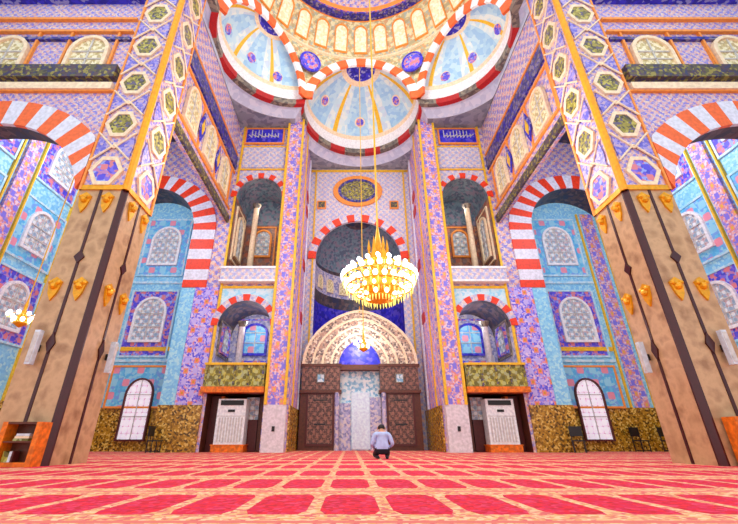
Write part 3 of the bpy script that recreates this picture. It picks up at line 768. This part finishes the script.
for i in range(17):
    a = -1.6 + i * .2
    zm = (ZD0 + .16, ZD1); r0, r1 = RD - .12, 5.85
    def mm(u, w_, z_, a=a):
        f = (z_ - zm[0]) / (zm[1] - zm[0]); r = r0 + (r1 - r0) * f - w_ - .01
        return dp(a + u / r, r, z_)
    mb = MB(); prism(mb, mm, archpoly(0, .36, ZD0 + .4, ZD0 + 1.7, .4, 8), 0, .03, 0); archframe(mb, mm, 0, .36, ZD0 + .4, ZD0 + 1.7, .4, .06, 0, .1, 1)
    mb.build(f'window_{wn}', ['drumpane', 'orangeline'], **STR, label='small arched window in the dome drum'); wn += 1

# round medallions on the pendentives
for s in (-1, 1):
    c0 = Vector((s * 3.1, 15.92, 21.1)); nn = (Vector((0, 10, 20.0)) - c0).normalized(); e1 = nn.cross(Vector((0, 0, 1))).normalized(); e2 = e1.cross(nn)
    c0 += nn * .12
    e = empty('medallion', tuple(c0), f'round violet blue medallion on the {SIDE[s]} pendentive of the dome', 'medallion')
    for nm, r0, r1, mt, o in (('disc', 0, .52, 'violetpanel', 0), ('rim', .52, .66, 'cobalt', .03)):
        mb = MB(); pts0 = [c0 + nn * o + (e1 * math.cos(2 * PI * k / 24) + e2 * math.sin(2 * PI * k / 24)) * r1 for k in range(24)]
        if r0 == 0: mb.add([tuple(p) for p in pts0] + [tuple(p - nn * .1) for p in pts0], [tuple(range(24))] + [(k, (k + 1) % 24, 24 + (k + 1) % 24, 24 + k) for k in range(24)])
        else:
            pin = [c0 + nn * o + (e1 * math.cos(2 * PI * k / 24) + e2 * math.sin(2 * PI * k / 24)) * r0 for k in range(24)]
            mb.add([tuple(p) for p in pts0 + pin] + [tuple(p - nn * .12) for p in pts0], [(k, (k + 1) % 24, 24 + (k + 1) % 24, 24 + k) for k in range(24)] + [(k, (k + 1) % 24, 48 + (k + 1) % 24, 48 + k) for k in range(24)])
        part(mb, nm, mt, e)

# oval medallion and small squares over the great arch
e = empty('oval_medallion', (mcx, RY, 16.05), 'oval olive gold script medallion with orange ring above the great central arch', 'medallion')
def ell(a, b, zc=16.05, n=28): return [(mcx + a * math.cos(2 * PI * k_ / n), zc + b * math.sin(2 * PI * k_ / n)) for k_ in range(n)]
mb = MB(); prism(mb, G, ell(1.15, .8), .01, .1); part(mb, 'field', 'olive', e)
mb = MB(); frame(mb, G, ell(1.35, .98), ell(1.15, .8), .01, .14); part(mb, 'inner_ring', 'navyband', e)
mb = MB(); frame(mb, G, ell(1.7, 1.25), ell(1.35, .98), .01, .12); part(mb, 'outer_ring', 'orangeline', e)
for s in (-1, 1):
    e = empty('square_medallion', (mcx + s * 2.45, RY, 14.9), f'small dark olive square medallion on the {SIDE[s]} of the oval medallion', 'medallion')
    mb = MB(); box(mb, G, mcx + s * 2.45 - .22, mcx + s * 2.45 + .22, .01, .08, 14.7, 15.15); part(mb, 'field', 'olivedark', e)
    mb = MB(); rectframe(mb, G, mcx + s * 2.45 - .3, mcx + s * 2.45 + .3, 14.62, 15.23, .08, .01, .1); part(mb, 'border', 'orangeline', e)

# ------------------------------------------------------------------ mihrab screen, Y = 21
Hm = FR(20.9)
e = empty('mihrab', (mcx, 21, 0), 'carved dark wooden mihrab screen with a pale central niche under a tall pointed arch', 'mihrab')
for s in (-1, 1):
    c0 = mcx + s * 2.05
    mb = MB(); box(mb, Hm, min(mcx + s * 1.1, mcx + s * 3.1), max(mcx + s * 1.1, mcx + s * 3.1), -.5, 0, 0, 2.75); part(mb, 'side_panel', 'brown', e)
    mb = MB(); box(mb, Hm, c0 - .62, c0 + .62, 0, .06, .3, 2.6); d_ = part(mb, 'carved_door', 'darkwood', e)
    mb = MB(); rectframe(mb, Hm, c0 - .72, c0 + .72, .2, 2.7, .1, 0, .1); part(mb, 'door_border', 'maroonwood', d_)
    mb = MB(); box(mb, Hm, c0 - .3, c0 + .3, .06, .1, 1.15, 1.22); box(mb, Hm, c0 - .35, c0 + .35, .06, .09, 2.3, 2.36); part(mb, 'carved_rosette', 'black', d_)
    mb = MB(); box(mb, Hm, c0 - 1.0, c0 + 1.0, -.5, .16, 2.8, 4.1); part(mb, 'upper_box', 'darkwood', e)
    mb = MB(); box(mb, Hm, c0 - 1.08, c0 + 1.08, -.5, .22, 2.68, 2.82); part(mb, 'moulding', 'brown', e); mb = MB(); box(mb, Hm, c0 - 1.08, c0 + 1.08, -.5, .22, 4.0, 4.14); part(mb, 'moulding', 'brown', e)
    mb = MB(); tube(mb, Hm(mcx + s * 1.2, .12, 0), Hm(mcx + s * 1.2, .12, 2.7), .12, 0, 10); part(mb, 'colonnette', 'greyniche', e, label='grey stone colonnette')
# niche
mb = MB(); box(mb, Hm, mcx - 1.1, mcx + 1.1, -.45, -.38, 0, 4.1); part(mb, 'niche_back', 'niche', e, label='pale blue mosaic niche back')
mb = MB(); box(mb, Hm, mcx - 1.08, mcx - .5, -.38, -.2, 0, 2.2); box(mb, Hm, mcx + .5, mcx + 1.08, -.38, -.2, 0, 2.5); part(mb, 'niche_jamb', 'greyniche', e)
mb = MB(); box(mb, Hm, mcx - .46, mcx + .5, -.38, -.3, .05, 2.75); part(mb, 'white_panel', 'bluewhite', e, label='glossy white panel')
mb = MB(); box(mb, Hm, mcx - 1.1, mcx + 1.1, -.5, .1, 3.85, 4.12); part(mb, 'lintel', 'brown', e)
# pointed stepped arch above
def pointed(hw, z0, h, n=10):
    L_ = [(mcx - hw * math.cos(PI / 2 * i / n) ** 1.25, z0 + h * math.sin(PI / 2 * i / n)) for i in range(n + 1)]
    return L_ + [(2 * mcx - a, b) for a, b in reversed(L_[:-1])]
cuts = [0, .12, .5, .6, .98, 1.08, 1.45, 1.55, 1.9]
for i in range(8):
    ho, hi = 3.05 - cuts[i], 3.05 - cuts[i + 1]
    zo, zi = 2.95 - cuts[i] * .8, 2.95 - cuts[i + 1] * .8
    o_, i_ = pointed(ho, 4.12, zo), pointed(hi, 4.12, zi); mb = MB()
    w1 = .3 - i * .09 + (.05 if i % 2 == 0 else 0)
    for (a, b, c_, d_) in zip(o_, o_[1:], i_[1:], i_): prism(mb, Hm, [a, b, c_, d_], -.5, w1)
    part(mb, 'arch_tier', 'cream' if i % 2 == 0 else 'gothic', e)
mb = MB(); prism(mb, Hm, pointed(1.2, 4.12, 1.5), -.6, -.5); part(mb, 'tympanum', 'cobalt', e, label='deep blue tympanum')
mb = MB(); tube(mb, Hm(mcx, .3, 6.95), Hm(mcx, .3, 7.3), .06, 0, 8, .01); part(mb, 'finial', 'gold', e)
for s in (-1, 1):
    o = empty('wall_clock', Hm(mcx + s * 2.05, .2, 3.3), f'small square pale clock on the {SIDE[s]} upper box of the mihrab screen', 'clock')
    c0 = mcx + s * 2.05
    mb = MB(); box(mb, Hm, c0 - .18, c0 + .18, .17, .22, 3.2, 3.6); part(mb, 'face', 'niche', o)
    mb = MB(); rectframe(mb, Hm, c0 - .22, c0 + .22, 3.16, 3.64, .05, .17, .25); part(mb, 'frame', 'greytrim', o)
    mb = MB(); box(mb, Hm, c0 - .01, c0 + .01, .22, .235, 3.4, 3.54); box(mb, Hm, c0, c0 + .1, .22, .235, 3.39, 3.41); part(mb, 'hand', 'black', o)

# ------------------------------------------------------------------ chandeliers
def chandelier(loc, R, top, label, rings, power, spires=True, chain_r=.03):
    x, y, z = loc
    e = empty('chandelier', loc, label, 'chandelier', None)
    mb = MB(); tube(mb, (x, y, z + .4 * R), (x, y, top), chain_r, 0, 6); part(mb, 'chain', 'goldline', e)
    mb = MB(); lathe(mb, loc, [(.0, -.78 * R), (.08 * R, -.74 * R), (.2 * R, -.66 * R), (.42 * R, -.5 * R), (.5 * R, -.2 * R), (.34 * R, .1 * R), (.16 * R, .3 * R), (.2 * R, .45 * R), (.1 * R, .6 * R), (.12 * R, .95 * R), (.04 * R, 1.5 * R), (.01, 1.7 * R)], 18); part(mb, 'body', 'gold', e, smooth=True)
    if spires:
        for k in range(6):
            a = 2 * PI * k / 6; c = (x + .26 * R * math.cos(a), y + .26 * R * math.sin(a), z + .35 * R)
            mb = MB(); lathe(mb, c, [(.0, 0), (.07 * R, .05 * R), (.09 * R, .3 * R), (.03 * R, .45 * R), (.05 * R, .55 * R), (.005, .85 * R)], 8); part(mb, 'spire', 'gold', e)
    mr = MB(); mc = MB()
    for (rr, zz, nb, br) in rings:
        n_ = 30
        for k in range(n_):
            a, b = 2 * PI * k / n_, 2 * PI * (k + 1) / n_
            tube(mr, (x + rr * R * math.cos(a), y + rr * R * math.sin(a), z + zz * R), (x + rr * R * math.cos(b), y + rr * R * math.sin(b), z + zz * R), .025 * R, 0, 5)
            c = (x + rr * R * math.cos(a), y + rr * R * math.sin(a), z + zz * R)
            tube(mc, c, (c[0], c[1], c[2] - .17 * R), .022 * R, 0, 5, .004 * R)
        for k in range(nb // 2):
            a = 4 * PI * k / nb
            tube(mr, (x, y, z + (zz - .15) * R), (x + rr * R * math.cos(a), y + rr * R * math.sin(a), z + zz * R), .02 * R, 0, 5)
    part(mr, 'ring_and_arms', 'gold', e); part(mc, 'crystal_fringe', 'crystal', e, label='glowing crystal drops', kind='stuff')
    for (rr, zz, nb, br) in rings:
        for k in range(nb):
            a = 2 * PI * (k + .3) / nb
            mb = MB(); sphere(mb, (x + rr * R * math.cos(a), y + rr * R * math.sin(a), z + (zz + .1) * R), br * R, 8, 0, 1.25); part(mb, 'bulb', 'bulb', e)
    l = lamp('lamp_glow', (0, 0, -.2 * R), power, (1, .95, .8), R * .8); l.parent = e
    return e
chandelier((.14, 10.0, 4.62), 1.02, 28.95, 'great gold chandelier with tiers of lit bulbs hanging from the main dome',
           [(1.0, -.05, 26, .075), (.82, .2, 18, .055), (.9, -.3, 24, .07), (.68, -.46, 16, .05), (.5, .4, 10, .05), (.42, -.6, 9, .06)], 240)
chandelier((-.1, 16.5, 4.2), .42, HT + RISE + .28, 'small bright chandelier hanging in front of the mihrab arch', [(.9, .1, 9, .14), (.5, -.3, 6, .15)], 45, False, .02)
chandelier((-11.1, 11.8, 4.0), .42, 16.75, 'small white lit chandelier in the left aisle behind the pier', [(.9, .1, 9, .14), (.5, -.3, 6, .15)], 90, False, .02)
chandelier((11.1, 14.3, 3.9), .42, 16.75, 'small white lit chandelier in the right aisle behind the pier', [(.9, .1, 9, .14), (.5, -.3, 6, .15)], 90, False, .02)

# ------------------------------------------------------------------ bookcases against the piers
def bookcase(s, u0, u1, h, label):
    m = MIR(FR(PY0 - .03), s); e = empty('bookcase', m((u0 + u1) / 2, 0, 0), label, 'bookcase')
    a, b = .03, .33
    for u in (u0, u1 - .1): mb = MB(); box(mb, m, u, u + .1, a, b, .0, h); part(mb, 'side', 'wood', e)
    mb = MB(); box(mb, m, u0 + .1, u1 - .1, a, b, 0, .08); part(mb, 'base', 'wood', e)
    mb = MB(); box(mb, m, u0 + .1, u1 - .1, a, a + .02, .08, h - .03); part(mb, 'back', 'brown', e)
    mb = MB(); box(mb, m, u0 + .1, u1 - .1, a, b, h - .04, h); part(mb, 'top', 'brown', e)
    mb = MB(); box(mb, m, u0 + .1, u1 - .1, a + .02, b - .02, h * .53, h * .53 + .03); part(mb, 'shelf', 'brown', e)
    return m
ORD = ['first', 'second', 'third', 'fourth', 'fifth', 'sixth']
def books(m, u, w0, z, n, rng, where, s):
    for k in range(n):
        t_ = rng.uniform(.03, .05); h = rng.uniform(.16, .22); cm = rng.choice(['acwhite', 'cream', 'maroonwood', 'balcony', 'tubewhite'])
        nm = {'acwhite': 'white', 'cream': 'cream', 'maroonwood': 'maroon', 'balcony': 'olive', 'tubewhite': 'pale grey'}[cm]
        mb = MB(); box(mb, m, u, u + t_, w0, w0 + .16, z, z + h); o = mb.build('book', cm, label=f'{nm} book, {ORD[k]} from the left among upright books on the {where}', category='book', group=f'books on the {where}')
        u += t_ + .004
bm = bookcase(-1, 6.78, 7.55, .8, 'low orange wooden bookcase at the foot of the left pier')
rg = random.Random(3)
books(bm, 7.2, .1, .082, 5, rg, 'left bookcase shelf', -1)
for k in range(3):
    mb = MB(); z_ = .8 * .53 + .032 + k * .045
    box(mb, bm, 7.0, 7.3 - k * .02, .08, .27, z_, z_ + .042)
    mb.build('book', ['balcony', 'cream', 'tubewhite'][k], label=f'{["olive","cream","pale grey"][k]} book lying {["at the bottom", "in the middle", "on top"][k]} of the left bookcase pile', category='book', group='books piled on the left upper shelf')
bm = bookcase(1, 6.98, 7.9, .9, 'low orange wooden bookcase at the foot of the right pier')
books(bm, 7.2, .1, .082, 6, rg, 'right bookcase shelf', 1)

# ------------------------------------------------------------------ dark seats against the dado
def dark_chair(x, y, rz, label):
    e = empty('chair', (x, y, 0), label, 'chair', 'dark chairs along the dado'); e.rotation_euler = (0, 0, rz)
    def b(nm, *q):
        mb = MB(); box(mb, lambda u, w_, z_: (u, w_, z_), *q); mb.build(nm, 'black', e)
    b('seat', -.24, .24, -.22, .22, .42, .47)
    b('backrest', -.24, .24, .19, .23, .62, 1.0)
    for u in (-.22, .19):
        for v in (-.2, .18): b('leg', u, u + .03, v, v + .03, 0, .42 if v < 0 else .98)
    for u in (-.22, .19): b('stretcher', u, u + .03, -.2, .2, .04, .07)
dark_chair(-8.75, 17.5, PI / 2, 'black metal chair beside the floor level window of the left aisle')
dark_chair(8.75, 17.5, -.4, 'black metal chair left of the floor level window of the right aisle')
dark_chair(12.3, 18.9, .2, 'black metal chair right of the floor level window of the right aisle')
dark_chair(13.5, 18.8, .4, 'black metal chair nearest the right pier')

# ------------------------------------------------------------------ kneeling worshipper, seen from behind
def figure(px, py):
    e = empty('person', (px, py, 0), 'person in a pale blue shirt and dark trousers kneeling on the carpet facing the mihrab', 'person'); e.scale = (1.2, 1.15, 1.1)
    V = []; E = []; Rr = []
    def v(p, r, par=None):
        V.append(p); Rr.append(r)
        if par is not None: E.append((par, len(V) - 1))
        return len(V) - 1
    pel = v((0, 0, .22), (.15, .115))
    sp1 = v((0, .01, .36), (.145, .10), pel); ch_ = v((0, .02, .5), (.165, .105), sp1); up = v((0, .01, .585), (.11, .08), ch_)
    nk = v((0, .015, .64), (.05, .05), up); hd0 = v((0, .07, .675), (.065, .075), nk); hd = v((0, .105, .72), (.074, .088), hd0); v((0, .1, .76), (.05, .06), hd)
    for s in (-1, 1):
        hip = v((s * .10, .03, .17), (.095, .085), pel); kn = v((s * .15, .42, .09), (.065, .065), hip); k2 = v((s * .14, .40, .055), (.055, .05), kn)
        an = v((s * .11, .02, .045), (.04, .04), k2); v((s * .1, -.16, .03), (.035, .028), an)
        sh = v((s * .165, .0, .555), (.07, .065), up); el = v((s * .25, .0, .33), (.045, .045), sh); wr = v((s * .17, .21, .245), (.028, .028), el)
        hn = v((s * .15, .27, .225), (.036, .018), wr)
        for k, ln in enumerate((.065, .075, .07, .055)):
            f1 = v((s * (.125 + k * .018), .30, .215), (.009, .009), hn); v((s * (.12 + k * .02), .30 + ln, .19), (.008, .008), f1)
        t1 = v((s * .115, .26, .215), (.01, .01), hn); v((s * .09, .29, .2), (.008, .008), t1)
    me = bpy.data.meshes.new('body'); me.from_pydata(V, E, []); ob = bpy.data.objects.new('body', me); COL.objects.link(ob)
    md = ob.modifiers.new('skin', 'SKIN'); md.use_smooth_shade = True
    for i, r in enumerate(Rr): me.skin_vertices[0].data[i].radius = r
    me.skin_vertices[0].data[0].use_root = True
    sb = ob.modifiers.new('sub', 'SUBSURF'); sb.levels = sb.render_levels = 2
    bpy.context.view_layer.update()
    dg = bpy.context.evaluated_depsgraph_get()
    m2 = bpy.data.meshes.new_from_object(ob.evaluated_get(dg)); bpy.data.objects.remove(ob)
    for q in ('shirt', 'trousers', 'skin'): m2.materials.append(M[q])
    for p in m2.polygons:
        c = p.center
        arm = abs(c.x) > .17 and c.z > .27 and c.y < .2
        if c.z > .625: p.material_index = 2
        elif c.z < .24 and not (abs(c.x) > .12 and c.y > .2 and c.z > .17): p.material_index = 1
        elif c.y > .22 and c.z > .15 and abs(c.x) > .07: p.material_index = 2
        else: p.material_index = 0
        p.use_smooth = True
    b = bpy.data.objects.new('body', m2); COL.objects.link(b); b.parent = e
    mb = MB(); n = 14
    rows = []
    for j in range(8):
        f = -.35 + (PI / 2 + .35) * j / 7
        for i in range(n):
            a = 2 * PI * i / n; back = -math.sin(a)
            ff = max(f, .25) if back < -.3 else f
            mb.v.append((.086 * math.cos(a) * math.cos(ff), +.1 + .1 * math.sin(a) * math.cos(ff), .715 + .088 * math.sin(ff)))
    for j in range(7):
        for i in range(n): mb.f.append((j * n + i, j * n + (i + 1) % n, (j + 1) * n + (i + 1) % n, (j + 1) * n + i)); mb.mi.append(0)
    mb.build('hair', 'hair', e, smooth=True)
    for s in (-1, 1):
        mb = MB(); sphere(mb, (s * .084, .105, .705), .022, 8, 0, 1.5); mb.build('ear', 'skin', e)
        mb = MB(); sphere(mb, (s * .03, .188, .72), .011, 8); mb.build('eye', 'white', e)
    mb = MB(); tube(mb, (0, .188, .725), (0, .215, .69), .008, 0, 6, .015); mb.build('nose', 'skin', e)
    mb = MB(); box(mb, lambda u, w_, z_: (u, w_, z_), -.025, .025, .183, .192, .66, .668); mb.build('mouth', 'maroonwood', e)
    mb = MB(); lathe(mb, (0, .012, .6), [(.065, .0), (.058, .03), (.06, .045)], 14); mb.build('collar', 'shirt', e, smooth=True)
figure(.22, 11.9)
